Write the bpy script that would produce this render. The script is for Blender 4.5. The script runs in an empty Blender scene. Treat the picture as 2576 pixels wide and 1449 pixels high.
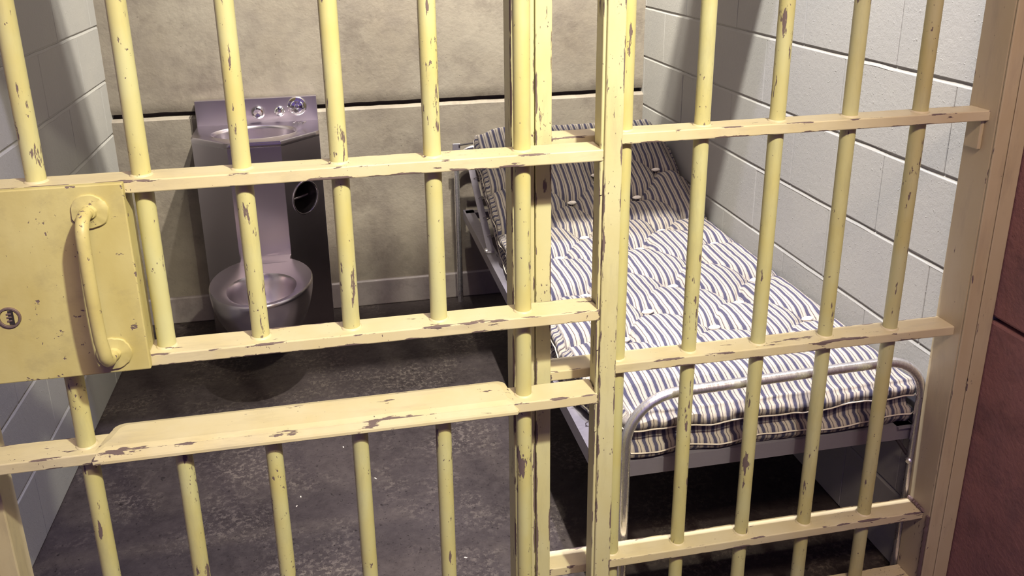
import bpy, bmesh, math, random
from mathutils import Vector, Matrix, noise

random.seed(7)
C = bpy.context.scene.collection
scn = bpy.context.scene
R = math.radians

# ------------------------------------------------------------------ camera
IW = 2576.0
CF, CPX, CPY = 2120.4, -41.4, -226.8
CAM = Vector((0.7629, -1.3495, 1.5474))
YAW, PIT, ROL = R(10.597), R(17.856), R(-0.973)
fw = Vector((math.sin(YAW) * math.cos(PIT), math.cos(YAW) * math.cos(PIT), -math.sin(PIT)))
rt = Vector((math.cos(YAW), -math.sin(YAW), 0.0))
up = rt.cross(fw)
rt2 = rt * math.cos(ROL) + up * math.sin(ROL)
up2 = -rt * math.sin(ROL) + up * math.cos(ROL)
cd = bpy.data.cameras.new('camera')
cam = bpy.data.objects.new('camera', cd)
C.objects.link(cam)
m = Matrix((rt2, up2, -fw)).transposed().to_4x4()
m.translation = CAM
cam.matrix_world = m
cd.sensor_fit = 'HORIZONTAL'
cd.sensor_width = 36.0
cd.lens = CF / IW * 36.0
cd.shift_x = -CPX / IW
cd.shift_y = CPY / IW
cd.clip_start = 0.02
scn.camera = cam

# ------------------------------------------------------------------ light
scn.view_settings.view_transform = 'Standard'
scn.view_settings.look = 'None'
scn.view_settings.exposure = 0.0
scn.view_settings.gamma = 1.0
scn.view_settings.use_curve_mapping = False
w = bpy.data.worlds.new('world')
scn.world = w
w.use_nodes = True
bg = w.node_tree.nodes['Background']
bg.inputs[0].default_value = (0.30, 0.20, 0.62, 1)
bg.inputs[1].default_value = 0.55


def spot(name, loc, aim, energy, color, size, angle=120, blend=0.3):
    l = bpy.data.lights.new(name, 'SPOT')
    l.energy = energy
    l.color = color
    l.shadow_soft_size = size
    l.spot_size = R(angle)
    l.spot_blend = blend
    o = bpy.data.objects.new(name, l)
    C.objects.link(o)
    o.location = loc
    o.rotation_euler = (Vector(aim) - Vector(loc)).to_track_quat('-Z', 'Y').to_euler()
    return o


# corridor spotlight above the visitor, aimed at the sliding door
spot('corridor_spot', (1.42, -1.40, 2.62), (0.92, 0.0, 1.11), 318, (1.0, 0.965, 0.74), 0.04, 56, 1.0)
# cell lamps above the added slab and boards
spot('cell_lamp_front', (1.05, 0.22, 3.95), (1.85, 0.75, 0.7), 1200, (1.0, 0.96, 0.88), 0.03, 62, 1.0)
spot('cell_lamp_front_second', (1.30, 0.25, 4.45), (1.0, 0.75, 0.4), 560, (0.80, 0.76, 1.0), 0.03, 80, 0.6)
spot('cell_lamp_rear', (1.40, 0.86, 3.40), (1.55, 2.0, 1.25), 1060, (1.0, 0.93, 0.80), 0.03, 97, 0.85)
spot('cell_lamp_rear_second', (1.05, 0.94, 3.40), (0.9, 2.0, 1.25), 260, (1.0, 0.94, 0.84), 0.03, 100, 0.6)
# unseen broad warm fill, added to brighten the fronts of the bars
al = bpy.data.lights.new('corridor_fill', 'AREA')
al.shape = 'RECTANGLE'
al.size, al.size_y = 1.2, 0.3
al.energy = 52
al.color = (1.0, 0.76, 0.58)
ao = bpy.data.objects.new('corridor_fill', al)
C.objects.link(ao)
ao.location = (1.25, -1.75, 2.95)
ao.rotation_euler = (Vector((1.25, 0, 0.8)) - ao.location).to_track_quat('-Z', 'Y').to_euler()

# ------------------------------------------------------------------ node helpers


class NT:
    def __init__(s, name):
        s.m = bpy.data.materials.new(name)
        s.m.use_nodes = True
        s.t = s.m.node_tree
        s.b = s.t.nodes['Principled BSDF']

    def n(s, typ, **kw):
        nd = s.t.nodes.new(typ)
        for k, v in kw.items():
            if k.startswith('i_'):
                key = k[2:]
                key = int(key) if key.isdigit() else key.replace('_', ' ')
                nd.inputs[key].default_value = v
            else:
                setattr(nd, k, v)
        return nd

    def l(s, a, b):
        s.t.links.new(a, b)

    def noise(s, vec, scale, detail=4, rough=0.55):
        nd = s.n('ShaderNodeTexNoise', i_Scale=scale, i_Detail=detail, i_Roughness=rough)
        s.l(vec, nd.inputs['Vector'])
        return nd.outputs['Fac']

    def mapping(s, vec, scale=(1, 1, 1), loc=(0, 0, 0)):
        nd = s.n('ShaderNodeMapping')
        nd.inputs['Scale'].default_value = scale
        nd.inputs['Location'].default_value = loc
        s.l(vec, nd.inputs['Vector'])
        return nd.outputs[0]

    def pos(s):
        return s.n('ShaderNodeNewGeometry').outputs['Position']

    def ramp(s, fac, stops, interp='LINEAR'):
        nd = s.n('ShaderNodeValToRGB')
        cr = nd.color_ramp
        cr.interpolation = interp
        while len(cr.elements) < len(stops):
            cr.elements.new(0.5)
        for e, (p, c) in zip(cr.elements, stops):
            e.position = p
            e.color = (c, c, c, 1) if not isinstance(c, tuple) else (*c, 1)
        s.l(fac, nd.inputs[0])
        return nd.outputs[0]

    def math(s, op, a, b=None, c=None):
        nd = s.n('ShaderNodeMath', operation=op)
        for i, v in enumerate((a, b, c)):
            if v is None:
                continue
            if isinstance(v, (int, float)):
                nd.inputs[i].default_value = v
            else:
                s.l(v, nd.inputs[i])
        return nd.outputs[0]

    def mix(s, fac, a, b, typ='MIX'):
        nd = s.n('ShaderNodeMix', data_type='RGBA', blend_type=typ)
        for sock, v in ((nd.inputs['Factor'], fac), (nd.inputs['A'], a), (nd.inputs['B'], b)):
            if isinstance(v, tuple):
                sock.default_value = (*v, 1)
            elif isinstance(v, (int, float)):
                sock.default_value = v
            else:
                s.l(v, sock)
        return nd.outputs['Result']

    def attr(s, name):
        return s.n('ShaderNodeAttribute', attribute_name=name).outputs['Fac']

    def bump(s, h, strength=0.3, dist=0.002, normal=None):
        nd = s.n('ShaderNodeBump', i_Strength=strength, i_Distance=dist)
        s.l(h, nd.inputs['Height'])
        if normal is not None:
            s.l(normal, nd.inputs['Normal'])
        s.l(nd.outputs[0], s.b.inputs['Normal'])
        return nd.outputs[0]

    def col(s, c):
        if isinstance(c, tuple):
            s.b.inputs['Base Color'].default_value = (*c, 1)
        else:
            s.l(c, s.b.inputs['Base Color'])

    def set(s, **kw):
        for k, v in kw.items():
            k = k.replace('_', ' ')
            if isinstance(v, (int, float)):
                s.b.inputs[k].default_value = v
            else:
                s.l(v, s.b.inputs[k])


def mat_paint(name, base, dark, chip=(0.14, 0.10, 0.095), stretch=(1, 1, 0.20), thr=0.642, worn=0.1):
    t = NT(name)
    p = t.pos()
    big = t.noise(t.mapping(p, (1, 1, 0.5)), 14, 3)
    c = t.mix(t.ramp(big, [(0.35, 0.0), (0.7, 1.0)]), base, dark)
    # stretched flakes
    ps = t.mapping(p, stretch)
    flakes = t.noise(ps, 62, 5, 0.62)
    where = t.noise(p, 9, 3)
    wear = t.attr('wear')
    f = t.math('ADD', flakes, t.math('MULTIPLY', t.math('SUBTRACT', where, 0.5), 0.30))
    f = t.math('ADD', f, t.math('MULTIPLY', wear, worn))
    chipm = t.ramp(f, [(thr, 0.0), (thr + 0.02, 1.0)])
    sp = t.noise(t.mapping(p, (1, 1, 0.55)), 170, 3, 0.6)
    sp = t.math('ADD', sp, t.math('MULTIPLY', t.math('SUBTRACT', where, 0.5), 0.35))
    spm = t.ramp(sp, [(thr + 0.06, 0.0), (thr + 0.075, 1.0)])
    chipm = t.math('MAXIMUM', chipm, spm)
    smudge = t.ramp(t.noise(t.mapping(p, stretch), 30, 6, 0.7), [(0.52, 0.0), (0.72, 0.35)])
    c = t.mix(smudge, c, (base[0] * 0.55, base[1] * 0.53, base[2] * 0.62))
    c = t.mix(chipm, c, chip)
    t.col(c)
    t.set(Roughness=t.ramp(chipm, [(0.0, 0.46), (1.0, 0.7)]))
    h = t.math('SUBTRACT', t.math('MULTIPLY', t.noise(p, 160, 3), 0.25), chipm)
    t.bump(h, 0.6, 0.0008)
    return t.m


M = {}
M['bar'] = mat_paint('bar_paint', (0.53, 0.515, 0.265), (0.52, 0.465, 0.18))
M['rail'] = mat_paint('rail_paint', (0.61, 0.54, 0.35), (0.58, 0.50, 0.29), stretch=(0.22, 1, 1), thr=0.655, worn=0.13)
M['stile'] = mat_paint('stile_paint', (0.56, 0.53, 0.31), (0.53, 0.485, 0.25), stretch=(1, 1, 0.16), thr=0.655, worn=0.13)
M['jamb'] = mat_paint('jamb_paint', (0.52, 0.45, 0.28), (0.49, 0.41, 0.24), stretch=(1, 1, 0.2), thr=0.69, worn=0.05)
M['plate'] = mat_paint('plate_paint', (0.53, 0.47, 0.21), (0.46, 0.39, 0.15), stretch=(0.6, 1, 0.8), thr=0.665, worn=0.06)


def mat_block():
    t = NT('white_block_paint')
    p = t.pos()
    a = t.noise(p, 3.0, 4)
    c = t.mix(t.ramp(a, [(0.3, 0.0), (0.7, 1.0)]), (0.335, 0.33, 0.305), (0.30, 0.298, 0.285))
    t.col(c)
    t.set(Roughness=0.5)
    h = t.math('ADD', t.noise(p, 70, 5, 0.6), t.math('MULTIPLY', t.noise(p, 260, 3), 0.5))
    sp = t.ramp(t.noise(p, 95, 2), [(0.66, 0.0), (0.76, 1.0)])
    t.bump(t.math('ADD', h, sp), 0.34, 0.0022)
    return t.m


M['block'] = mat_block()


def mat_concrete(name, c1, c2, c3, sc=1.0, bump=0.4, rough=0.75):
    t = NT(name)
    p = t.pos()
    a = t.noise(p, 2.6 * sc, 7, 0.62)
    b = t.noise(p, 9 * sc, 6, 0.65)
    c = t.mix(t.ramp(a, [(0.34, 0.0), (0.66, 1.0)]), c1, c2)
    c = t.mix(t.ramp(b, [(0.45, 0.0), (0.75, 0.8)]), c, c3)
    st = t.ramp(t.noise(p, 5.5 * sc, 8, 0.72), [(0.52, 0.0), (0.66, 0.55)])
    c = t.mix(st, c, (c1[0] * 0.55, c1[1] * 0.52, c1[2] * 0.55))
    pit = t.ramp(t.noise(p, 55 * sc, 4, 0.7), [(0.27, 1.0), (0.33, 0.0)])
    c = t.mix(t.math('MULTIPLY', pit, 0.5), c, (c1[0] * 0.35, c1[1] * 0.33, c1[2] * 0.35))
    t.col(c)
    t.set(Roughness=rough)
    h = t.math('ADD', t.math('MULTIPLY', t.noise(p, 6 * sc, 6, 0.6), 2.0), t.noise(p, 60 * sc, 5, 0.65))
    h = t.math('SUBTRACT', h, t.math('MULTIPLY', pit, 0.7))
    t.bump(h, bump, 0.004)
    return t.m


M['back'] = mat_concrete('beige_concrete', (0.20, 0.172, 0.135), (0.245, 0.22, 0.178), (0.150, 0.128, 0.108), 1.0, 0.35, 0.6)
M['groove'] = mat_concrete('dark_groove', (0.05, 0.035, 0.04), (0.06, 0.045, 0.045), (0.03, 0.02, 0.025))
M['red'] = mat_concrete('red_brown_concrete', (0.25, 0.125, 0.11), (0.30, 0.145, 0.125), (0.16, 0.09, 0.09), 1.3, 0.5, 0.7)
M['base'] = mat_concrete('pale_baseboard', (0.27, 0.235, 0.225), (0.25, 0.22, 0.21), (0.2, 0.18, 0.175), 1.5, 0.2, 0.5)


def mat_floor():
    t = NT('dark_concrete_floor')
    p = t.pos()
    a = t.noise(p, 2.4, 7, 0.65)
    b = t.noise(p, 62, 6, 0.78)
    worn = t.noise(p, 3.4, 6, 0.62)
    c = t.mix(t.ramp(a, [(0.33, 0.0), (0.66, 1.0)]), (0.020, 0.0145, 0.0145), (0.046, 0.036, 0.036))
    g = t.ramp(t.noise(p, 26, 7, 0.75), [(0.40, 0.0), (0.66, 1.0)])
    c = t.mix(t.math('MULTIPLY', g, 0.6), c, (0.060, 0.048, 0.045))
    k = t.math('MULTIPLY', t.ramp(b, [(0.50, 0.0), (0.57, 1.0)]), t.ramp(worn, [(0.46, 0.0), (0.62, 0.75)]))
    c = t.mix(k, c, (0.125, 0.104, 0.088))
    d = t.ramp(t.noise(p, 85, 5, 0.75), [(0.33, 0.95), (0.40, 0.0)])
    c = t.mix(d, c, (0.008, 0.005, 0.005))
    d2 = t.ramp(t.noise(t.mapping(p, (1, 1, 1), (3, 7, 0)), 38, 4, 0.7), [(0.31, 0.9), (0.36, 0.0)])
    c = t.mix(d2, c, (0.010, 0.007, 0.007))
    t.col(c)
    t.set(Roughness=t.ramp(b, [(0.3, 0.55), (0.7, 0.75)]))
    t.b.inputs['Specular IOR Level'].default_value = 0.22
    t.bump(t.math('SUBTRACT', b, d), 0.5, 0.003)
    return t.m


M['floor'] = mat_floor()


def mat_metal(name, col, rough, brushed=None, metallic=1.0, spots=None):
    t = NT(name)
    p = t.pos()
    c = col
    if brushed:
        br = t.noise(t.mapping(p, brushed), 40, 4, 0.6)
        t.set(Roughness=t.ramp(br, [(0.3, rough - 0.07), (0.7, rough + 0.09)]))
        c = t.mix(t.ramp(br, [(0.3, 0.0), (0.7, 0.35)]), col, (col[0] * 0.8, col[1] * 0.8, col[2] * 0.82))
    else:
        t.set(Roughness=rough)
    if spots:
        s_ = t.ramp(t.noise(p, 120, 3, 0.6), [(0.72, 0.0), (0.76, 1.0)])
        c = t.mix(s_, c, spots)
    t.col(c)
    t.set(Metallic=metallic)
    return t.m


M['steel'] = mat_metal('brushed_stainless', (0.56, 0.51, 0.555), 0.30)
M['steel_top'] = mat_metal('satin_stainless', (0.64, 0.585, 0.635), 0.25)
M['chrome'] = mat_metal('chrome', (0.85, 0.84, 0.84), 0.06)
M['tube'] = mat_metal('silver_tube', (0.80, 0.78, 0.80), 0.27, (6, 1, 1), 0.9, (0.16, 0.12, 0.11))
M['angle'] = mat_metal('grey_bed_angle', (0.28, 0.26, 0.30), 0.42, (1, 6, 1), 0.55, (0.2, 0.17, 0.18))
M['wire'] = mat_metal('dull_wire', (0.32, 0.29, 0.30), 0.45)
M['recess'] = mat_metal('shaded_recess_steel', (0.10, 0.085, 0.09), 0.5)  # same steel as the cabinet, darkened to paint the shade inside the hole
M['dark'] = mat_metal('dark_void', (0.02, 0.015, 0.018), 0.7, None, 0.0)
M['weld'] = mat_metal('bare_weld', (0.22, 0.16, 0.15), 0.5, None, 0.5, (0.42, 0.36, 0.32))


def mat_tick():
    t = NT('blue_striped_ticking')
    uv = t.n('ShaderNodeUVMap').outputs[0]
    sx = t.n('ShaderNodeSeparateXYZ')
    t.l(uv, sx.inputs[0])
    p = t.pos()
    u = t.math('ADD', sx.outputs[0], t.math('MULTIPLY', t.math('SUBTRACT', t.noise(p, 26, 2), 0.5), 0.004))
    f = t.math('FRACT', t.math('MULTIPLY', u, 1 / 0.0232))
    cream = (0.355, 0.315, 0.25)
    blue = (0.012, 0.0135, 0.050)
    thin = (0.13, 0.125, 0.17)
    brown = (0.035, 0.020, 0.024)
    c = t.ramp(f, [(0.0, blue), (0.34, cream), (0.375, thin), (0.405, cream), (0.57, brown), (0.635, cream),
                   (0.66, thin), (0.68, cream), (0.915, thin), (0.955, cream)], 'CONSTANT')
    weave = t.noise(t.mapping(p, (1, 1, 1)), 900, 2)
    c = t.mix(t.math('MULTIPLY', weave, 0.25), c, (0.27, 0.24, 0.26), 'MIX')
    t.col(c)
    t.set(Roughness=0.9)
    t.b.inputs['Sheen Weight'].default_value = 0.0
    t.bump(t.math('ADD', weave, t.math('MULTIPLY', t.noise(p, 45, 4), 3.0)), 0.35, 0.0015)
    return t.m


M['tick'] = mat_tick()
M['cream'] = mat_concrete('cream_piping', (0.62, 0.56, 0.46), (0.6, 0.54, 0.45), (0.5, 0.46, 0.4), 8, 0.2, 0.9)
M['tuft'] = mat_concrete('white_cotton', (0.88, 0.84, 0.78), (0.86, 0.80, 0.74), (0.8, 0.75, 0.7), 8, 0.2, 0.9)

# ------------------------------------------------------------------ mesh helpers


def link(name, bm, mat, parent=None, smooth=False):
    me = bpy.data.meshes.new(name)
    bmesh.ops.recalc_face_normals(bm, faces=bm.faces[:])
    bm.to_mesh(me)
    bm.free()
    if smooth:
        for p in me.polygons:
            p.use_smooth = True
        if smooth != 'full':
            me.set_sharp_from_angle(angle=R(40))
    me.materials.append(mat)
    o = bpy.data.objects.new(name, me)
    C.objects.link(o)
    if parent is not None:
        o.parent = parent
        o.matrix_parent_inverse = Matrix.Translation(-Vector(root_loc(parent)))
    return o


def root_loc(o):
    v = Vector((0, 0, 0))
    while o is not None:
        v += o.location
        o = o.parent if o.parent is None else None
    return v


def tag(o, label, cat, group=None, kind=None):
    o['label'] = label
    o['category'] = cat
    if group:
        o['group'] = group
    if kind:
        o['kind'] = kind
    return o


def thing(name, label, cat, loc):
    o = bpy.data.objects.new(name, None)
    o.location = loc
    o.empty_display_size = 0.1
    C.objects.link(o)
    return tag(o, label, cat, None, 'thing')


def wear_layer(bm):
    return bm.verts.layers.float.get('wear') or bm.verts.layers.float.new('wear')


def add_box(bm, x0, x1, y0, y1, z0, z1, bev=0.002, inset=0.005, seg=1):
    """bevelled box whose rim carries a wear value used by the paint"""
    L = wear_layer(bm)
    tmp = bmesh.new()
    bmesh.ops.create_cube(tmp, size=1.0)
    for v in tmp.verts:
        v.co = Vector((x0 + (v.co.x + 0.5) * (x1 - x0), y0 + (v.co.y + 0.5) * (y1 - y0), z0 + (v.co.z + 0.5) * (z1 - z0)))
    b = min(bev, 0.45 * min(x1 - x0, y1 - y0, z1 - z0))
    if b > 0:
        bmesh.ops.bevel(tmp, geom=tmp.edges[:], offset=b, segments=seg, profile=0.5, affect='EDGES')
    big = [f for f in tmp.faces if max(abs(f.normal.x), abs(f.normal.y), abs(f.normal.z)) > 0.99]
    TL = tmp.verts.layers.float.new('wear')
    for v in tmp.verts:
        v[TL] = 1.0
    if inset > 0:
        ins = min(inset, 0.35 * min(x1 - x0, y1 - y0, z1 - z0))
        for f in big:
            r = bmesh.ops.inset_individual(tmp, faces=[f], thickness=ins)
            for v in f.verts:
                v[TL] = 0.0
    mp = {}
    for v in tmp.verts:
        nv = bm.verts.new(v.co)
        nv[L] = v[TL]
        mp[v.index if False else v] = nv
    for f in tmp.faces:
        bm.faces.new([mp[v] for v in f.verts])
    tmp.free()


def box(name, dims, mat, parent=None, bev=0.002, inset=0.005, seg=1):
    bm = bmesh.new()
    add_box(bm, *dims, bev, inset, seg)
    return link(name, bm, mat, parent)


def add_tube(bm, pts, r, n=12, cap=True, up0=None):
    L = wear_layer(bm)
    pts = [Vector(p) for p in pts]
    rings = []
    prev = None
    for i, p in enumerate(pts):
        a = pts[max(i - 1, 0)]
        b = pts[min(i + 1, len(pts) - 1)]
        t = (b - a).normalized()
        if prev is None:
            ref = Vector((0, 0, 1)) if abs(t.z) < 0.9 else Vector((1, 0, 0))
            u = t.cross(ref).normalized()
        else:
            u = (prev - t * prev.dot(t)).normalized()
        prev = u
        v = t.cross(u)
        rr = r[i] if isinstance(r, (list, tuple)) else r
        rings.append([bm.verts.new(p + (u * math.cos(2 * math.pi * k / n) + v * math.sin(2 * math.pi * k / n)) * rr) for k in range(n)])
    for a, b in zip(rings, rings[1:]):
        for k in range(n):
            bm.faces.new((a[k], a[(k + 1) % n], b[(k + 1) % n], b[k]))
    if cap:
        bm.faces.new(rings[0][::-1])
        bm.faces.new(rings[-1])


def tube(name, pts, r, mat, parent=None, n=12):
    bm = bmesh.new()
    add_tube(bm, pts, r, n)
    return link(name, bm, mat, parent, smooth=True)


def arc(cx, cz, y, r, a0, a1, n=8):
    return [(cx + r * math.cos(R(a0 + (a1 - a0) * i / n)), y, cz + r * math.sin(R(a0 + (a1 - a0) * i / n))) for i in range(n + 1)]


def add_rings(bm, rings, cap0=False, cap1=False, closed=True):
    vs = [[bm.verts.new(p) for p in r] for r in rings]
    for a, b in zip(vs, vs[1:]):
        n = len(a)
        for k in range(n if closed else n - 1):
            bm.faces.new((a[k], a[(k + 1) % n], b[(k + 1) % n], b[k]))
    if cap0:
        bm.faces.new(vs[0][::-1])
    if cap1:
        bm.faces.new(vs[-1])
    return vs


def lathe(name, prof, center, axis, mat, parent, n=28, cap=True):
    """prof: (radius, distance along axis)"""
    ax = Vector(axis).normalized()
    ref = Vector((0, 0, 1)) if abs(ax.z) < 0.9 else Vector((1, 0, 0))
    u = ax.cross(ref).normalized()
    v = ax.cross(u)
    c = Vector(center)
    bm = bmesh.new()
    add_rings(bm, [[c + ax * d + (u * math.cos(2 * math.pi * k / n) + v * math.sin(2 * math.pi * k / n)) * max(r, 1e-4) for k in range(n)] for r, d in prof], cap, cap)
    return link(name, bm, mat, parent, smooth=True)


# ------------------------------------------------------------------ setting
XL, XR, YB = -0.093, 2.043, 2.039
CO = 0.2032
BL = 0.4064
HT = 2.3


def struct(o, label, cat):
    return tag(o, label, cat, None, 'structure')


struct(box('floor', (-2.4, 2.9, -3.2, 2.25, -0.12, 0.0), M['floor'], None, 0, 0),
       'dark stained concrete floor of the cell, worn and speckled', 'floor')


def block_wall(name, x, side, y0, y1, phase_even, phase_odd, label):
    rec = 0.0045
    # mortar body behind the faces of the blocks
    if side > 0:
        body = box(name, (x + rec, x + 0.16, y0, y1, 0.0, HT), M['block'], None, 0, 0)
    else:
        body = box(name, (x - 0.16, x - rec, y0, y1, 0.0, HT), M['block'], None, 0, 0)
    struct(body, label, 'wall')
    cache = {}
    for n in range(int(HT / CO) + 1):
        z0, z1 = n * CO, min((n + 1) * CO, HT)
        if z1 - z0 < 0.03:
            continue
        ph = phase_even if n % 2 == 0 else phase_odd
        ys = [y0]
        y = ph - 6 * BL
        while y < y1:
            if y > y0 + 0.02 and y < y1 - 0.02:
                ys.append(y)
            y += BL
        ys.append(y1)
        for a, b in zip(ys, ys[1:]):
            ln, ht = round(b - a, 4), round(z1 - z0, 4)
            key = (ln, ht)
            if key not in cache:
                bm = bmesh.new()
                # face of the block: proud of the mortar, joint wider along the bed
                add_box(bm, -0.012, 0.010, 0.0003, ln - 0.0003, 0.0035, ht - 0.0055, 0.0026, 0, 2)
                me = bpy.data.meshes.new('block')
                bmesh.ops.recalc_face_normals(bm, faces=bm.faces[:])
                bm.to_mesh(me)
                bm.free()
                me.materials.append(M['block'])
                cache[key] = me
            o = bpy.data.objects.new('block', cache[key])
            C.objects.link(o)
            o.parent = body
            dx = random.uniform(-0.0006, 0.0006)
            o.location = (x + side * 0.012 + dx if side > 0 else x - 0.010 + dx, a, z0)
    # mortar beads along the bed joints
    for n in range(1, int(HT / CO) + 1):
        z = n * CO
        bm = bmesh.new()
        pts = []
        k = int((y1 - y0) / 0.03)
        for i in range(k + 1):
            y = y0 + (y1 - y0) * i / k
            q = noise.noise(Vector((x * 3.1, y * 9, z * 7)))
            pts.append((x + side * (0.0104 - 0.0014 * q), y, z - 0.0088 + 0.0022 * noise.noise(Vector((y * 14, z, x)))))
        add_tube(bm, pts, 0.0104, 8)
        link('mortar_bead', bm, M['block'], body, smooth=True)
    return body


block_wall('wall_right', XR, 1, 0.05, YB + 0.1, 0.40, 0.195, 'white painted block wall beside the bed')
block_wall('wall_left', XL, -1, 0.0, YB + 0.1, 0.33, 0.127, 'white painted block wall left of the toilet')

# back wall: two cast slabs with a deep groove between them
gz = 0.873
wb = box('wall_back', (XL - 0.1, XR + 0.1, YB + 0.035, YB + 0.2, 0.0, HT), M['groove'], None, 0, 0)
struct(wb, 'beige concrete back wall with a dark horizontal groove', 'wall')


def slab(name, x0, x1, y, z0, z1, mat, parent, nx, nz, amp, seed, depth=0.06, cham=0.0):
    """cast slab whose front face is slightly uneven, with chipped edges"""
    bm = bmesh.new()
    rows = []
    for j in range(nz + 1):
        row = []
        for i in range(nx + 1):
            u, v = i / nx, j / nz
            px, pz = x0 + (x1 - x0) * u, z0 + (z1 - z0) * v
            if cham and j == nz - 1:
                pz = z1 - cham
            d = amp * noise.fractal(Vector((px * 4 + seed, pz * 4, seed)), 1.0, 2.0, 4)
            e = 0
            if j in (0, nz):
                e = 0.006 + 0.004 * noise.noise(Vector((px * 22, seed, pz)))
                e += cham if j == nz else 0.0
                pz += (0.002 if j == 0 else -0.002) * (1 + noise.noise(Vector((px * 16, seed, 3))))
            row.append(bm.verts.new((px, y - d + e, pz)))
        rows.append(row)
    back = []
    for j in (0, nz):
        zz = rows[j][0].co.z
        back.append([bm.verts.new((v.co.x, y + depth, v.co.z)) for v in rows[j]])
    for a, b in zip(rows, rows[1:]):
        for i in range(nx):
            bm.faces.new((a[i], a[i + 1], b[i + 1], b[i]))
    for i in range(nx):
        bm.faces.new((back[0][i], back[0][i + 1], rows[0][i + 1], rows[0][i]))
        bm.faces.new((rows[nz][i], rows[nz][i + 1], back[1][i + 1], back[1][i]))
    return link(name, bm, mat, parent, smooth=True)


slab('concrete_slab', XL - 0.02, XR + 0.02, YB, gz + 0.0065, HT, M['back'], wb, 90, 60, 0.0022, 3.0, 0.05)
slab('concrete_slab', XL - 0.02, XR + 0.02, YB - 0.012, 0.0, gz - 0.0075, M['back'], wb, 90, 40, 0.0018, 11.0, 0.06, 0.011)
bb = box('baseboard_back', (XL, XR, YB - 0.026, YB - 0.004, 0.0, 0.115), M['base'], None, 0.006, 0, 3)
struct(bb, 'pale rounded curb along the foot of the back wall', 'baseboard')

# corridor side wall, red brown cast slabs with one joint
XO = 2.088
wf = box('wall_front', (XO + 0.02, XO + 0.2, -3.2, 0.05, 0.0, HT), M['groove'], None, 0, 0)
struct(wf, 'red brown concrete corridor wall right of the bars', 'wall')
for z0, z1 in ((0.0, 0.736), (0.745, HT)):
    box('concrete_slab', (XO, XO + 0.06, -3.2, 0.05, z0, z1), M['red'], wf, 0.006, 0, 2)

wl = box('wall_front_left', (-2.4, -0.2535, 0.0, 0.15, 0.0, HT), M['red'], None, 0.004, 0, 2)
struct(wl, 'red brown corridor wall left of the cell opening', 'wall')

# unseen slab and boards added to block and shape the lamp beams (above the picture)
cb = bmesh.new()
add_box(cb, XL - 0.15, XR + 0.15, 0.745, 1.26, HT, HT + 0.03, 0, 0)
add_box(cb, XL - 0.15, XR + 0.15, 0.745, 0.775, HT + 0.03, 4.3, 0, 0)
add_box(cb, XL - 0.15, XR + 0.15, 0.150, 0.157, 1.70, 4.3, 0, 0)
struct(link('light_baffle', cb, M['groove']), 'unseen dark slab and boards added to block and shape the cell lamps', 'light_baffle')

# ------------------------------------------------------------------ sliding door
DX = [0.3002 + 0.1524 * i for i in range(6)]
BR = 0.0147
Z0, Z1, Z2 = 1.166, 0.869, 0.698
RT = 0.0205
door = thing('sliding_cell_door', 'yellow barred sliding cell door with lock box, pull handle and food slot', 'door', (0.68, 0, 0))
YF, YK = -0.031, 0.028


def bar(x, y, z0, z1, parent, mat=None):
    bm = bmesh.new()
    L = wear_layer(bm)
    zs = [z0 + (z1 - z0) * i / 6 for i in range(7)]
    add_tube(bm, [(x, y, z) for z in zs], BR, 24)
    return link('bar', bm, mat or M['bar'], parent, smooth=True)


def weld_ring(x, y, z, parent, r=BR):
    n = 24
    bm = bmesh.new()
    wear_layer(bm)
    rings = []
    for rr, zz in ((r - 0.001, 0.0035), (r + 0.0012, 0.0022), (r + 0.0032, 0.0004), (r + 0.0035, -0.001)):
        rings.append([(x + (rr + 0.0006 * noise.noise(Vector((x * 50, k * 0.9, z * 20)))) * math.cos(2 * math.pi * k / n),
                       y + rr * math.sin(2 * math.pi * k / n), z + zz) for k in range(n)])
    add_rings(bm, rings)
    return link('weld', bm, M['rail'], parent, smooth=True)


XS0, XS1 = 1.197, 1.230
for z in (Z0, Z1):
    box('rail', (-0.030, XS0, YF, YK, z, z + RT), M['rail'], door, 0.002, 0.004, 2)
box('rail', (-0.030, XS0, YF, YK, Z2, Z2 + RT), M['rail'], door, 0.002, 0.004, 2)
box('rail', (-0.030, XS0, YF, YK, 0.06, 0.06 + RT), M['rail'], door)
box('rail', (-0.030, XS0, YF, YK, 2.12, 2.12 + RT), M['rail'], door)
for i, x in enumerate(DX):
    segs = [(Z0 + RT, 2.12), (Z1 + RT, Z0), (0.06 + RT, Z2)]
    if i in (0, 5):
        segs.append((Z2 + RT, Z1))
    for a, b in segs:
        bar(x, 0.0, a, b, door)
        weld_ring(x, 0.0, a, door)
box('stile', (XS0 + 0.001, XS1, YF - 0.001, YK, 0.02, 2.2), M['stile'], door, 0.0025, 0.004, 2)
box('stile', (-0.062, -0.030, YF - 0.001, YK, 0.02, 2.2), M['stile'], door, 0.0025, 0.004, 2)
for z in (Z0, Z1, Z2):
    box('weld_tab', (XS0 - 0.006, XS0 + 0.0005, YF + 0.002, YF + 0.012, z - 0.062, z), M['stile'], door, 0.0015, 0.001)
# lip along the stile edge
box('stile_lip', (XS0 - 0.0045, XS0 + 0.001, YF + 0.004, YF + 0.012, 0.02, 2.2), M['stile'], door, 0.001, 0.001)

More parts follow.
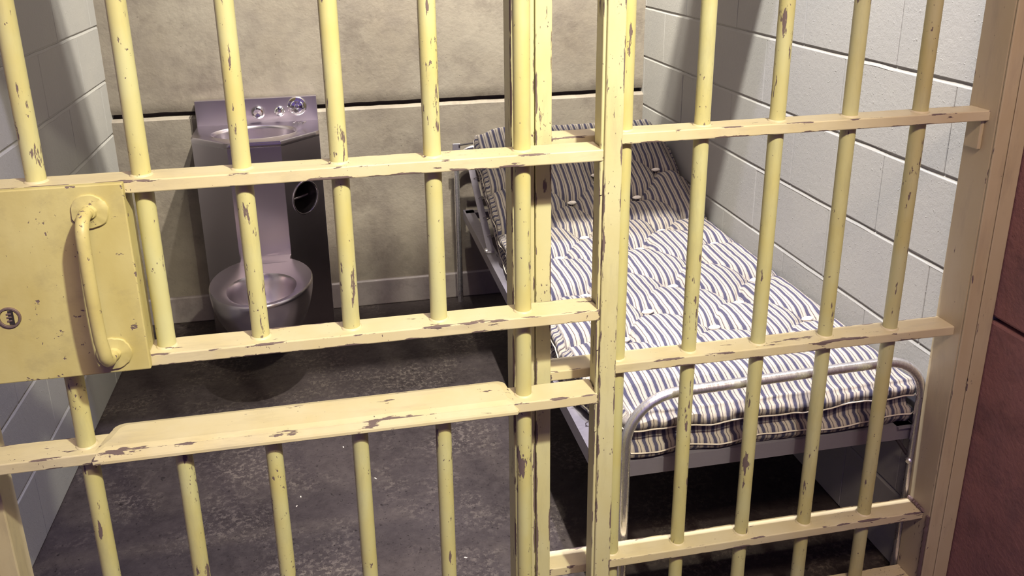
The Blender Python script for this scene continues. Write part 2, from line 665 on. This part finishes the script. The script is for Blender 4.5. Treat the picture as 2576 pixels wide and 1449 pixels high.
# food slot shelf with rounded rear corners
bm = bmesh.new()
L = wear_layer(bm)
sx0, sx1 = 0.312, 1.047
pl = [(sx0 + 0.004, YF - 0.006), (sx1 - 0.004, YF - 0.006), (sx1, YF), (sx1 - 0.002, 0.020)]
pl += [(sx1 - 0.022 + 0.018 * math.cos(R(a)), 0.046 + 0.016 * math.sin(R(a))) for a in range(0, 91, 15)]
pl += [(sx0 + 0.034 + 0.020 * math.cos(R(a)), 0.044 + 0.018 * math.sin(R(a))) for a in range(90, 181, 15)]
pl += [(sx0 + 0.008, 0.022), (sx0, YF)]
zb, zt = Z2 - 0.0015, Z2 + RT + 0.0035
cx, cy = (sx0 + sx1) / 2, 0.01
rings = []
for k, zz in ((0.0, zb + 0.003), (0.003, zb + 0.0005), (0.0, zb + 0.008), (0.0015, zb + 0.0115), (0.007, zt - 0.0035), (0.018, zt)):
    rg = []
    for (x, y) in pl:
        d = Vector((cx - x, cy - y))
        d = Vector((math.copysign(1, d.x) if abs(d.x) > 0.3 else 0, math.copysign(1, d.y)))
        rg.append((x + d.x * k, y + d.y * k, zz))
    rings.append(rg)
rings = [rings[1], rings[0], rings[2], rings[3], rings[4], rings[5]]
vs = add_rings(bm, rings, True, True)
for ring in (vs[0], vs[1], vs[3], vs[4]):
    for v in ring:
        v[L] = 0.6
link('food_slot_shelf', bm, M['rail'], door)

# lock box
lock = bmesh.new()
add_box(lock, -0.020, 0.433, -0.0455, -0.0325, Z1 + 0.003, Z0 + RT + 0.001, 0.002, 0.006, 2)
add_box(lock, -0.015, 0.4295, -0.034, 0.021, Z1 + RT + 0.001, Z0 - 0.001, 0.002, 0.006, 2)
lockbox = link('lock_box', lock, M['plate'], door)
# key cylinder
kx, kz, ky = 0.2405, 0.985, -0.0455
lathe('lock_rim', [(0.0172, 0.0), (0.0172, 0.0020), (0.0165, 0.0032), (0.0140, 0.0032), (0.0132, 0.0005)],
      (kx, ky, kz), (0, -1, 0), M['weld'], lockbox, 32, False)
lathe('lock_cylinder', [(0.0, 0.0), (0.0128, 0.0), (0.0128, 0.0016), (0.0, 0.0018)], (kx, ky, kz), (0, -1, 0), M['plate'], lockbox)
bm = bmesh.new()
add_box(bm, kx - 0.0005, kx + 0.0070, ky - 0.0024, ky - 0.0010, kz - 0.0115, kz + 0.0115, 0, 0)
link('keyway', bm, M['dark'], lockbox)
for dz in (-0.005, 0.001, 0.0065):
    box('keyway_ward', (kx - 0.003, kx + 0.004, ky - 0.0034, ky - 0.001, kz + dz - 0.0012, kz + dz + 0.0012), M['weld'], lockbox, 0.0004, 0)

# pull handle
hx, hy = 0.382, -0.0455
hz0, hz1 = 0.908, 1.147
hp = []
so = 0.047
hp.append((hx, hy + 0.002, hz1))
for a in range(0, 91, 15):
    hp.append((hx - 0.003, hy - so + 0.030 * (1 - math.sin(R(a))) - 0.0, hz1 - 0.030 * (1 - math.cos(R(a))) - 0.0))
nz = 9
for i in range(1, nz):
    t_ = i / nz
    hp.append((hx - 0.003, hy - so - 0.004 * math.sin(math.pi * t_), hz1 - 0.030 - (hz1 - hz0 - 0.055) * t_))
for a in range(0, 91, 15):
    hp.append((hx - 0.001, hy - so + 0.026 * (1 - math.cos(R(a))), hz0 + 0.026 * (1 - math.sin(R(a)))))
hp.append((hx, hy + 0.002, hz0))
handle = tube('pull_handle', hp, 0.0098, M['plate'], door, 16)
for z in (hz0, hz1):
    n = 36
    bm = bmesh.new()
    wear_layer(bm)
    rings = []
    for rr, dd0 in ((0.0265, -0.001), (0.0275, 0.002), (0.026, 0.0036), (0.018, 0.0042), (0.0115, 0.005), (0.0095, 0.009)):
        rg = []
        for k in range(n):
            a = 2 * math.pi * k / n
            dd = dd0 * 1.25 + (0.0012 * noise.noise(Vector((math.cos(a) * 4 * rr * 40, math.sin(a) * 4 * rr * 40, z * 5))) if 0 < dd0 < 0.006 else 0)
            q = 1 + 0.09 * noise.noise(Vector((math.cos(a) * 2.2, math.sin(a) * 2.2, z * 9))) + 0.03 * noise.noise(Vector((math.cos(a) * 7, math.sin(a) * 7, z)))
            rg.append((hx + rr * q * math.cos(a), hy - dd, z + rr * q * math.sin(a)))
        rings.append(rg)
    add_rings(bm, rings, True, True)
    link('escutcheon', bm, M['plate'], handle, smooth=True)

# ------------------------------------------------------------------ fixed grille
FY = 0.0965
FA, FB = 0.0695, 0.1235
gr = thing('fixed_bar_grille', 'fixed yellow bar grille welded to the jamb in front of the bed', 'bars', (1.55, FY, 0))
FXJ = 2.023
for z in (1.166, 0.696, 0.2235, 1.75, 0.03):
    box('rail', (1.131, FXJ + 0.002, FA, FB, z, z + RT), M['rail'], gr, 0.002, 0.004, 2)
FX = [1.4295 + 0.1524 * i for i in range(-1, 4)]
for x in FX:
    for a, b in ((0.03 + RT, 0.2235), (0.2235 + RT, 0.696), (0.696 + RT, 1.166), (1.166 + RT, 1.75), (1.75 + RT, 2.28)):
        bar(x, FY, a, b, gr)
        weld_ring(x, FY, a, gr)
box('stile', (1.102, 1.132, FA - 0.001, FB + 0.001, 0.0, 2.28), M['stile'], gr, 0.002, 0.004, 2)
box('stile_channel', (1.0575, 1.1005, FA, FB, 0.0, 2.28), M['stile'], gr, 0.002, 0.004, 2)
# jamb angle: side leg and front leg, with a raised edge strip
box('jamb_leg', (2.022, 2.028, 0.050, 0.128, 0.0, 2.28), M['jamb'], gr, 0.002, 0.004, 2)
box('jamb_face', (2.0225, XO, 0.044, 0.0505, 0.0, 2.28), M['jamb'], gr, 0.002, 0.004, 2)
box('jamb_strip', (2.052, XO - 0.002, 0.040, 0.0445, 0.0, 2.28), M['jamb'], gr, 0.0015, 0.003, 2)
box('jamb_clip', (2.014, 2.0222, 0.078, 0.118, 1.105, 1.166), M['jamb'], gr, 0.002, 0.003)
bm = bmesh.new()
L = wear_layer(bm)
pts = []
for i in range(26):
    t_ = i / 25
    pts.append((2.020 + 0.002 * noise.noise(Vector((i * 0.8, 1, 2))), FB - t_ * (FB - FA) - 0.0015, 0.2235 + RT + 0.004 + 0.002 * noise.noise(Vector((i * 0.9, 5, 2)))))
add_tube(bm, pts, [0.0045 + 0.0016 * noise.noise(Vector((i * 1.3, 0, 9))) for i in range(26)], 8)
link('weld_seam', bm, M['weld'], gr, smooth=True)
bm = bmesh.new()
wear_layer(bm)
pts = [(2.0215 + 0.0015 * noise.noise(Vector((i * 0.7, 3, 2))), 0.0505 + 0.002, 0.245 - 0.245 * i / 40) for i in range(41)]
add_tube(bm, pts, [0.005 + 0.0022 * noise.noise(Vector((i * 1.1, 4, 9))) for i in range(41)], 8)
link('weld_seam', bm, M['weld'], gr, smooth=True)

lp = box('door_post', (0.086, 0.120, 0.0675, 0.1255, 0.0, 2.28), M['jamb'], None, 0.0025, 0.004, 2)
tag(lp, 'yellow painted steel post at the left edge, behind the sliding door', 'post', None, 'thing')

# ------------------------------------------------------------------ toilet and sink unit
ts = thing('toilet_sink_unit', 'stainless steel prison sink and toilet unit against the back wall', 'toilet', (0.45, 1.85, 0))
DZ = 0.830
poly = [(0.221, 2.029), (0.224, 1.815), (0.364, 1.674), (0.550, 1.672), (0.684, 1.808), (0.680, 2.029)]


def ray_poly(c, a, poly):
    d = Vector((math.cos(a), math.sin(a)))
    best = None
    n = len(poly)
    for i in range(n):
        p, q = Vector(poly[i]), Vector(poly[(i + 1) % n])
        e = q - p
        den = d.x * e.y - d.y * e.x
        if abs(den) < 1e-9:
            continue
        w_ = p - Vector(c)
        t_ = (w_.x * e.y - w_.y * e.x) / den
        s_ = (w_.x * d.y - w_.y * d.x) / den
        if t_ > 0 and -1e-6 <= s_ <= 1 + 1e-6:
            best = t_ if best is None else min(best, t_)
    return Vector(c) + d * best


def angles_with(c, poly, n):
    an = [2 * math.pi * k / n for k in range(n)]
    for p in poly:
        a = math.atan2(p[1] - c[1], p[0] - c[0]) % (2 * math.pi)
        k = min(range(n), key=lambda i: abs((an[i] - a + math.pi) % (2 * math.pi) - math.pi))
        an[k] = a
    return sorted(an)


bc = (0.448, 1.836)
an = angles_with(bc, poly, 64)
out = [ray_poly(bc, a, poly) for a in an]
ba, bb_ = 0.153, 0.108


def ell(s, dz, dy=0.0):
    r_ = []
    for a in an:
        k = 1 / math.sqrt((math.cos(a) / ba) ** 2 + (math.sin(a) / bb_) ** 2)
        r_.append((bc[0] + k * s * math.cos(a), bc[1] + dy + k * s * math.sin(a), DZ + dz))
    return r_


bm = bmesh.new()
wear_layer(bm)
outl = lambda s, z: [(bc[0] + (p.x - bc[0]) * s, bc[1] + (p.y - bc[1]) * s if p.y < 2.02 else p.y, z) for p in out]
add_rings(bm, [outl(1.0, DZ - 0.020), outl(1.004, DZ - 0.018), outl(1.004, DZ - 0.003), outl(0.995, DZ), ell(1.06, 0.0), ell(1.03, 0.0016), ell(1.0, -0.001), ell(0.97, -0.010)])
deck = link('deck', bm, M['steel_top'], ts, smooth=True)
bm = bmesh.new()
add_rings(bm, [ell(0.972, -0.009), ell(0.95, -0.03), ell(0.88, -0.07), ell(0.72, -0.105), ell(0.4, -0.122), ell(0.08, -0.126)], False, True)
link('basin', bm, M['steel_top'], deck, smooth=True)
for i in range(3):
    x = 0.585 + 0.018 * i
    bm = bmesh.new()
    add_tube(bm, [(x, 1.952, DZ + 0.0012), (x + 0.012, 1.975, DZ + 0.0012)], 0.0022, 8)
    link('overflow_slot', bm, M['chrome'], deck, smooth=True)

# cabinet: faces below the deck, right diagonal face pierced for the paper roll
zc = DZ - 0.019
bm = bmesh.new()
pv = [[bm.verts.new((x, y, z)) for (x, y) in poly] for z in (0.0, zc)]
for i in (0, 1, 2, 4):
    j = i + 1
    bm.faces.new((pv[0][i], pv[0][j], pv[1][j], pv[1][i]))
a0, a1 = Vector((*poly[3], 0)), Vector((*poly[4], 0))
du = (a1 - a0)
wid = du.length
du.normalize()
nn = Vector((du.y, -du.x, 0))
if nn.y > 0:
    nn = -nn
pc = (wid * 0.50, 0.592)
pr = (0.062, 0.062)
rect = [(0, 0), (wid, 0), (wid, zc), (0, zc)]
pan = angles_with(pc, rect, 48)
po = [ray_poly(pc, a, rect) for a in pan]
P3 = lambda u, z, d=0.0: a0 + du * u + nn * d + Vector((0, 0, z))
rg = [[P3(p.x, p.y) for p in po]]
for s, d in ((1.0, 0.0), (0.97, -0.006)):
    rg.append([P3(pc[0] + pr[0] * s * math.cos(a), pc[1] + pr[1] * s * math.sin(a), d) for a in pan])
add_rings(bm, rg)
cab = link('cabinet', bm, M['steel'], ts)
bm = bmesh.new()
add_rings(bm, [[P3(pc[0] + pr[0] * 0.972 * math.cos(a), pc[1] + pr[1] * 0.972 * math.sin(a), d) for a in pan] for d in (-0.005, -0.11)], False, True)
link('paper_recess', bm, M['recess'], cab, smooth=True)
bm = bmesh.new()
rg = []
for k in range(9):
    b_ = 2 * math.pi * k / 8
    rg.append([P3(pc[0] + (0.0625 + 0.0035 * math.cos(b_)) * math.cos(a), pc[1] + (0.0625 + 0.0035 * math.cos(b_)) * math.sin(a), 0.0005 + 0.003 * math.sin(b_)) for a in pan])
add_rings(bm, rg)
link('paper_holder_ring', bm, M['steel_top'], ts, smooth=True)
bm = bmesh.new()
add_tube(bm, [P3(pc[0] - 0.055, pc[1] - 0.01, -0.05), P3(pc[0] + 0.055, pc[1] - 0.01, -0.05)], 0.006, 10)
link('paper_rod', bm, M['steel_top'], ts, smooth=True)

# backsplash
bs = box('backsplash', (0.221, 0.6795, 1.998, 2.029, DZ - 0.002, 0.927), M['steel'], ts, 0.0015, 0, 2)
yb = 1.998
lathe('spout_bubbler', [(0.026, 0.0), (0.0265, 0.004), (0.024, 0.010), (0.021, 0.018), (0.016, 0.020), (0.0155, 0.012), (0.0, 0.011)], (0.453, yb, 0.872), (0, -1, 0), M['chrome'], bs)
lathe('push_button', [(0.021, 0.0), (0.0215, 0.004), (0.019, 0.011), (0.012, 0.016), (0.004, 0.0175), (0.0, 0.0175)], (0.535, yb, 0.873), (0, -1, 0), M['chrome'], bs)
fl = lathe('flush_valve', [(0.0365, 0.0), (0.037, 0.004), (0.034, 0.008), (0.027, 0.009), (0.0265, 0.004), (0.0, 0.004)], (0.603, yb, 0.890), (0, -1, 0), M['chrome'], bs, 36)
lathe('flush_button', [(0.025, 0.0), (0.025, 0.010), (0.022, 0.013), (0.010, 0.0135), (0.008, 0.016), (0.0, 0.0165)], (0.603, yb - 0.004, 0.890), (0, -1, 0), M['chrome'], bs, 36)

# toilet bowl: egg shaped shell with a broad integral seat
sz = 0.397
n = 64


def egg(cx_, cy_, a_, bf, bb2, z, p=2.0):
    rg_ = []
    for k in range(n):
        t_ = 2 * math.pi * k / n
        c_, s_ = math.cos(t_), math.sin(t_)
        x = cx_ + a_ * math.copysign(abs(c_) ** (2 / p), c_)
        y = cy_ + (bb2 if s_ > 0 else bf) * math.copysign(abs(s_) ** (2 / p), s_)
        rg_.append((x, y, z))
    return rg_


bm = bmesh.new()
cxb = 0.457
rings = [egg(cxb, 1.55, 0.070, 0.09, 0.10, 0.150), egg(cxb, 1.52, 0.098, 0.150, 0.14, 0.175), egg(cxb, 1.49, 0.133, 0.205, 0.17, 0.225), egg(cxb, 1.465, 0.157, 0.225, 0.195, 0.29),
         egg(cxb, 1.452, 0.170, 0.230, 0.208, 0.345), egg(cxb, 1.45, 0.1735, 0.231, 0.212, sz - 0.014), egg(cxb, 1.45, 0.1735, 0.231, 0.212, sz - 0.005),
         egg(cxb, 1.45, 0.170, 0.227, 0.209, sz), egg(cxb, 1.43, 0.142, 0.184, 0.15, sz - 0.003), egg(cxb + 0.004, 1.40, 0.116, 0.148, 0.122, sz - 0.008), egg(cxb + 0.004, 1.40, 0.112, 0.143, 0.118, sz - 0.016),
         egg(cxb + 0.004, 1.40, 0.108, 0.135, 0.112, sz - 0.06), egg(cxb + 0.004, 1.41, 0.088, 0.105, 0.095, sz - 0.12), egg(cxb, 1.43, 0.05, 0.06, 0.06, sz - 0.165), egg(cxb, 1.43, 0.01, 0.012, 0.012, sz - 0.175)]
add_rings(bm, rings, True, True)
link('toilet_bowl', bm, M['steel_top'], ts, smooth=True)
# neck joining the seat to the cabinet
box('seat_neck', (0.368, 0.549, 1.60, 1.678, sz - 0.03, sz - 0.001), M['steel_top'], ts, 0.002, 0, 2)
# ------------------------------------------------------------------ cot
cot = thing('cot', 'grey metal cot with tubular foot rail, standing along the right block wall', 'bed', (1.66, 1.05, 0))
TR = 0.0115
yf_ = 0.1405
foot = [(1.318, yf_, 0.0), (1.318, yf_, 0.25)] + [(x, y, z) for x, y, z in arc(1.433, 0.478, yf_, 0.115, 180, 90, 9)]
foot += [(1.60, yf_, 0.597), (1.80, yf_, 0.602)] + [(x, y, z) for x, y, z in arc(1.925, 0.500, yf_, 0.104, 90, 0, 9)]
foot += [(2.029, yf_, 0.25), (2.029, yf_, 0.0)]
tube('foot_rail', foot, TR, M['tube'], cot, 16)
yh = 1.972
head = [(1.222, yh, 0.0), (1.222, yh, 0.3)] + arc(1.305, 0.600, yh, 0.083, 180, 90, 8) + [(1.65, yh, 0.683)] + arc(1.935, 0.600, yh, 0.083, 90, 0, 8) + [(2.018, yh, 0.0)]
tube('head_rail', head, TR, M['tube'], cot, 14)
RZ = 0.420


def angle_bar(name, a, b, out, width, drop, mat, parent):
    """L section bar from a to b; out = horizontal direction of the outer flange"""
    a, b, out = Vector(a), Vector(b), Vector(out).normalized()
    t = 0.004
    bm = bmesh.new()
    wear_layer(bm)
    sec = [(0, 0), (0, -drop), (-t, -drop), (-t, -t), (-width, -t), (-width, 0)]
    r0 = [a + out * u + Vector((0, 0, v)) for u, v in sec]
    r1 = [b + out * u + Vector((0, 0, v)) for u, v in sec]
    add_rings(bm, [r0, r1], True, True)
    return link(name, bm, mat, parent)


angle_bar('side_rail', (1.262, 0.150, RZ), (1.243, 1.960, RZ), (-1, 0, 0), 0.042, 0.040, M['angle'], cot)
angle_bar('side_rail', (2.032, 0.150, RZ), (2.032, 1.960, RZ), (1, 0, 0), 0.042, 0.040, M['angle'], cot)
angle_bar('foot_angle', (1.300, 0.158, RZ), (2.030, 0.158, RZ), (0, -1, 0), 0.035, 0.038, M['angle'], cot)
angle_bar('head_angle', (1.250, 1.950, RZ), (2.030, 1.950, RZ), (0, 1, 0), 0.035, 0.038, M['angle'], cot)
# raised backrest frame, hinged on the side rail
hy0, hz0b, hy1, hz1b = 1.44, RZ + 0.006, 1.935, 0.672
bm = bmesh.new()
wear_layer(bm)
for sx in (0, 1):
    xa = 1.252 if sx == 0 else 1.995
    rr = []
    for (y, z) in ((hy0, hz0b), (hy1, hz1b)):
        rr.append([(xa, y, z), (xa + 0.026, y, z), (xa + 0.026, y + 0.002, z + 0.006), (xa, y + 0.002, z + 0.006)])
    add_rings(bm, rr, True, True)
add_box(bm, 1.252, 2.021, hy1 - 0.004, hy1 + 0.004, hz1b - 0.022, hz1b + 0.006, 0.001, 0)
link('backrest_frame', bm, M['angle'], cot)
box('corner_bracket', (1.207, 1.238, yh - 0.018, yh - 0.0125, 0.672, 0.708), M['angle'], cot, 0.001, 0)
bm = bmesh.new()
add_tube(bm, [(1.232, yh - 0.02, 0.702), (1.30, yh - 0.02, 0.708)], 0.0035, 8)
link('backrest_rod', bm, M['dark'], cot, smooth=True)
lathe('hinge_bolt', [(0.009, 0.0), (0.009, 0.006), (0.006, 0.009), (0.0, 0.009)], (1.252, hy0 + 0.01, RZ + 0.012), (-1, 0, 0), M['tube'], cot, 10)
lathe('hinge_bolt', [(0.008, 0.0), (0.008, 0.010), (0.005, 0.013), (0.0, 0.013)], (2.026, 0.142, 0.335), (-1, -0.6, 0), M['tube'], cot, 10)
bm = bmesh.new()
add_tube(bm, [(1.985, 0.175, 0.405), (2.022, 0.150, 0.345)], 0.005, 8)
link('brace', bm, M['dark'], cot, smooth=True)


def hook(x0, x1, y, z0, z1):
    bm = bmesh.new()
    pts = []
    for i in range(9):
        t_ = i / 8
        pts.append((x0 + (x1 - x0) * t_, y + 0.006 * math.sin(t_ * 5), z0 + (z1 - z0) * t_ + 0.010 * math.sin(math.pi * t_)))
    add_tube(bm, pts, 0.0017, 6)
    pts = [(x0 + 0.012 * math.cos(a), y + 0.006, z0 + 0.004 + 0.008 * math.sin(a)) for a in [k * 0.7 for k in range(9)]]
    add_tube(bm, pts, 0.0015, 6)
    link('spring_hook', bm, M['wire'], cot, smooth=True)


for y in (1.50, 1.585, 1.68, 1.78, 1.87):
    z = hz0b + (hz1b - hz0b) * (y - hy0) / (hy1 - hy0)
    hook(1.276, 1.335, y, z + 0.004, z - 0.012)
for k in range(15):
    y = 0.22 + 0.085 * k
    hook(1.292, 1.345, y, RZ + 0.002, RZ - 0.006)
bm = bmesh.new()
for k in range(28):
    y = 0.20 + 0.045 * k
    add_tube(bm, [(1.33, y, RZ - 0.006), (2.0, y, RZ - 0.006)], 0.0013, 4)
for k in range(14):
    x = 1.34 + 0.05 * k
    add_tube(bm, [(x, 0.18, RZ - 0.008), (x, 1.44, RZ - 0.008)], 0.0013, 4)
link('spring_mesh', bm, M['wire'], cot)['kind'] = 'stuff'

# ------------------------------------------------------------------ mattress
MB = RZ + 0.003
S0, S1, SB, BANG = 0.168, 1.925, 1.34, R(25)
XM1 = 2.022


def smooth(e0, e1, x):
    t_ = max(0.0, min(1.0, (x - e0) / (e1 - e0)))
    return t_ * t_ * (3 - 2 * t_)


def bend(x, s, h):
    """mattress rest coordinates (x, s along, h up) to the world, raised towards the head"""
    rad = 0.22
    L0 = SB - rad * BANG / 2 - 0.02
    if s <= L0:
        return Vector((x, s, MB + h))
    a = min((s - L0) / rad, BANG)
    # circular arc, centre above
    yc, zc_ = L0, MB + rad
    y = yc + rad * math.sin(a)
    z = zc_ - rad * math.cos(a)
    rest = max(0.0, s - L0 - rad * BANG)
    y += rest * math.cos(a)
    z += rest * math.sin(a)
    return Vector((x, y - h * math.sin(a), z + h * math.cos(a)))


tufts = []
for i in range(5):
    x = 1.94 - 0.13 * i
    y = (0.485 - 0.285 if i % 2 == 0 else 0.635 - 0.285)
    while y < S1 - 0.08:
        if y > 0.24:
            tufts.append((x + random.uniform(-0.012, 0.012), y + random.uniform(-0.015, 0.015)))
        y += 0.285
segs = []
for a in range(len(tufts)):
    for b in range(a + 1, len(tufts)):
        dx, dy = abs(tufts[a][0] - tufts[b][0]), abs(tufts[a][1] - tufts[b][1])
        if 0.07 < dx < 0.19 and dy < 0.20:
            up_ = (tufts[b][1] - tufts[a][1]) * (tufts[b][0] - tufts[a][0]) > 0
            segs.append((tufts[a], tufts[b], random.uniform(0.35, 1.0) * (0.8 if up_ else 1.0), random.uniform(-0.03, 0.03)))
# folds running from the outer tufts to the long edges
for (x, y) in tufts:
    if x > 1.90:
        segs.append(((x, y), (XM1, y + random.uniform(-0.05, 0.03)), 0.9, 0.01))
    if x < 1.47:
        segs.append(((x, y), (1.29, y + random.uniform(-0.04, 0.04)), 0.9, -0.01))


def xl(s):
    return 1.290 + 0.045 * (1 - smooth(0.17, 0.45, s))


def top_h(x, s):
    u = (x - xl(s)) / (XM1 - xl(s))
    h = 0.112 + 0.030 * smooth(0.0, 0.13, u) * smooth(0.0, 0.06, 1 - u) * smooth(S0, S0 + 0.10, s)
    h += 0.006 * smooth(S0, S0 + 0.4, s)
    h -= 0.020 * smooth(SB - 0.1, S1, s)
    fade = smooth(S0 + 0.0, S0 + 0.12, s)
    for (tx, ty) in tufts:
        d2 = (x - tx) ** 2 + (s - ty) ** 2
        if d2 < 0.012:
            h -= 0.022 * math.exp(-d2 / 0.0016) + 0.006 * math.exp(-d2 / 0.00016)
    cre = 0.0
    for (p, q, st, bow) in segs:
        ex, ey = q[0] - p[0], q[1] - p[1]
        l2 = ex * ex + ey * ey
        t_ = ((x - p[0]) * ex + (s - p[1]) * ey) / l2
        if t_ < -0.05 or t_ > 1.05:
            continue
        l_ = math.sqrt(l2)
        d = ((x - p[0]) * ey - (s - p[1]) * ex) / l_ - bow * math.sin(math.pi * max(0, min(1, t_)))
        if abs(d) < 0.06:
            w_ = 0.45 + 0.55 * abs(2 * t_ - 1)
            cre = max(cre, st * w_ * (0.024 * math.exp(-(d / 0.0060) ** 2) + 0.019 * math.exp(-(d / 0.028) ** 2)))
    h -= cre * fade
    h += 0.006 * noise.noise(Vector((x * 8, s * 8, 1.0))) + 0.0022 * noise.noise(Vector((x * 28, s * 28, 4.0)))
    return h


NX, NS = 124, 290
mat_t = thing('mattress', 'blue and cream striped tufted mattress lying on the cot, head end raised', 'mattress', (1.66, 1.05, MB))
bm = bmesh.new()
uvl = bm.loops.layers.uv.new('UVMap')
uvd = {}
grid = []
for j in range(NS + 1):
    s = S0 + (S1 - S0) * j / NS
    row = []
    for i in range(NX + 1):
        x = xl(s) + (XM1 - xl(s)) * i / NX
        v = bm.verts.new(bend(x, s, top_h(x, s)))
        uvd[v] = (x + 0.006 * noise.noise(Vector((x * 6, s * 7, 8))), s)
        row.append(v)
    grid.append(row)
for a, b in zip(grid, grid[1:]):
    for i in range(NX):
        bm.faces.new((a[i], a[i + 1], b[i + 1], b[i]))
# perimeter, counter clockwise seen from above: foot, right, head, left
per = [(0, i) for i in range(NX)] + [(j, NX) for j in range(NS)] + [(NS, i) for i in range(NX, 0, -1)] + [(j, 0) for j in range(NS, 0, -1)]
prof = [(0.002, 0.965), (0.0055, 0.915), (0.0150, 0.89), (0.0185, 0.80), (0.0165, 0.70), (-0.004, 0.67), (-0.010, 0.48), (-0.006, 0.33), (0.007, 0.29), (0.013, 0.21), (0.010, 0.08), (0.0, 0.0), (-0.02, -0.001)]
rows = [[grid[j][i] for (j, i) in per]]
seam = {4: [], 9: []}
for k, (off, zf) in enumerate(prof):
    row = []
    for q, (j, i) in enumerate(per):
        s = S0 + (S1 - S0) * j / NS
        x = xl(s) + (XM1 - xl(s)) * i / NX
        nx_ = -1.0 if i == 0 else (1.0 if i == NX else 0.0)
        ny_ = -1.0 if j == 0 else (1.0 if j == NS else 0.0)
        l_ = math.hypot(nx_, ny_) or 1
        wav = noise.noise(Vector((x * 11, s * 11, 2.0 + k * 0.25)))
        wav2 = noise.noise(Vector((x * 30, s * 30, 7.0 + k * 0.5)))
        o_ = off + (0.0075 * wav + 0.004 * wav2) * (1.0 if 0 < k < 12 else 0.3)
        if i == NX:
            o_ = min(o_, 0.010)
        tops = top_h(x, s)
        hz = max(0.0, zf) * tops + (0.013 * noise.noise(Vector((x * 10, s * 10, 5.0 if k < 6 else 12.0))) + 0.004 * wav2) * (1.0 if 2 <= k <= 10 else 0.0)
        p = bend(x + nx_ / l_ * o_, s + ny_ / l_ * o_, max(hz, 0.0))
        v = bm.verts.new(p)
        uvd[v] = ((x if j in (0, NS) else s) + 0.0, zf)
        row.append(v)
        if k in seam:
            seam[k].append(bend(x + nx_ / l_ * (o_ + 0.0015), s + ny_ / l_ * (o_ + 0.0015), hz - 0.002))
    rows.append(row)
n_ = len(per)
for a, b in zip(rows, rows[1:]):
    for q in range(n_):
        bm.faces.new((a[q], b[q], b[(q + 1) % n_], a[(q + 1) % n_]))
last = rows[-1]
lef = lambda j: last[0] if j == 0 else last[2 * NX + 2 * NS - j] if j < NS else last[2 * NX + NS]
rig = lambda j: last[NX + j]
bm.faces.new([last[q] for q in range(NX, -1, -1)] + [lef(1), rig(1)])
for j in range(1, NS - 1):
    bm.faces.new((rig(j), lef(j), lef(j + 1), rig(j + 1)))
bm.faces.new([rig(NS - 1), lef(NS - 1)] + [last[2 * NX + NS - q] for q in range(0, NX + 1)])
for f in bm.faces:
    side = len(f.verts) == 4
    for lp in f.loops:
        lp[uvl].uv = uvd[lp.vert]
body = link('ticking_cover', bm, M['tick'], mat_t, smooth='full')
for k in seam:
    bm = bmesh.new()
    add_tube(bm, seam[k] + seam[k][:1], 0.0017, 6, False)
    link('piping', bm, M['cream'], mat_t, smooth=True)
for (x, y) in tufts:
    bm = bmesh.new()
    c = bend(x, y, max(top_h(x, y) + 0.012, 0.5 * (top_h(x, y - 0.026) + top_h(x, y + 0.026)) - 0.004))
    rgs = []
    for t_ in (-1.0, -0.75, -0.3, 0.3, 0.75, 1.0):
        rr_ = 0.0075 * math.sqrt(max(0.03, 1 - t_ * t_))
        rgs.append([(c.x + 0.0165 * t_, c.y + rr_ * math.cos(a * math.pi / 4), c.z + 1.0 * rr_ * math.sin(a * math.pi / 4)) for a in range(8)])
    add_rings(bm, rgs, True, True)
    link('tuft', bm, M['tuft'], mat_t, smooth=True)
# loose threads hanging at the left edge
bm = bmesh.new()
for k in range(14):
    s = 0.40 + 0.03 * k + random.uniform(-0.01, 0.01)
    p = bend(xl(s) - 0.006, s, 0.06 + random.uniform(-0.03, 0.02))
    pts = [p]
    for q in range(4):
        p = p + Vector((random.uniform(-0.008, 0.002), random.uniform(-0.008, 0.008), -0.009))
        pts.append(p)
    add_tube(bm, pts, 0.0008, 4)
link('loose_threads', bm, M['cream'], mat_t)['kind'] = 'stuff'

# ------------------------------------------------------------------ paint flakes on the floor
bm = bmesh.new()
for (x, y) in ((0.62, 1.27), (0.83, 1.22), (0.565, 0.72), (0.575, 0.76), (0.79, 0.80), (0.53, 0.30), (0.88, 0.37), (1.0, 0.42), (1.02, 0.31), (0.70, 0.98), (0.41, 1.10)):
    a = random.uniform(0, 3.14)
    l_, w_ = random.uniform(0.003, 0.005), random.uniform(0.001, 0.0018)
    c_, s_ = math.cos(a), math.sin(a)
    q0 = [(-l_, -w_), (l_ * 0.7, -w_ * 1.2), (l_, w_), (-l_ * 0.6, w_)]
    add_rings(bm, [[(x + u * c_ - v * s_, y + u * s_ + v * c_, z) for u, v in q0] for z in (0.0002, 0.0014)], True, True)
pf = link('paint_flakes', bm, M['cream'])
tag(pf, 'tiny cream paint flakes scattered on the dark concrete floor', 'debris', None, 'stuff')
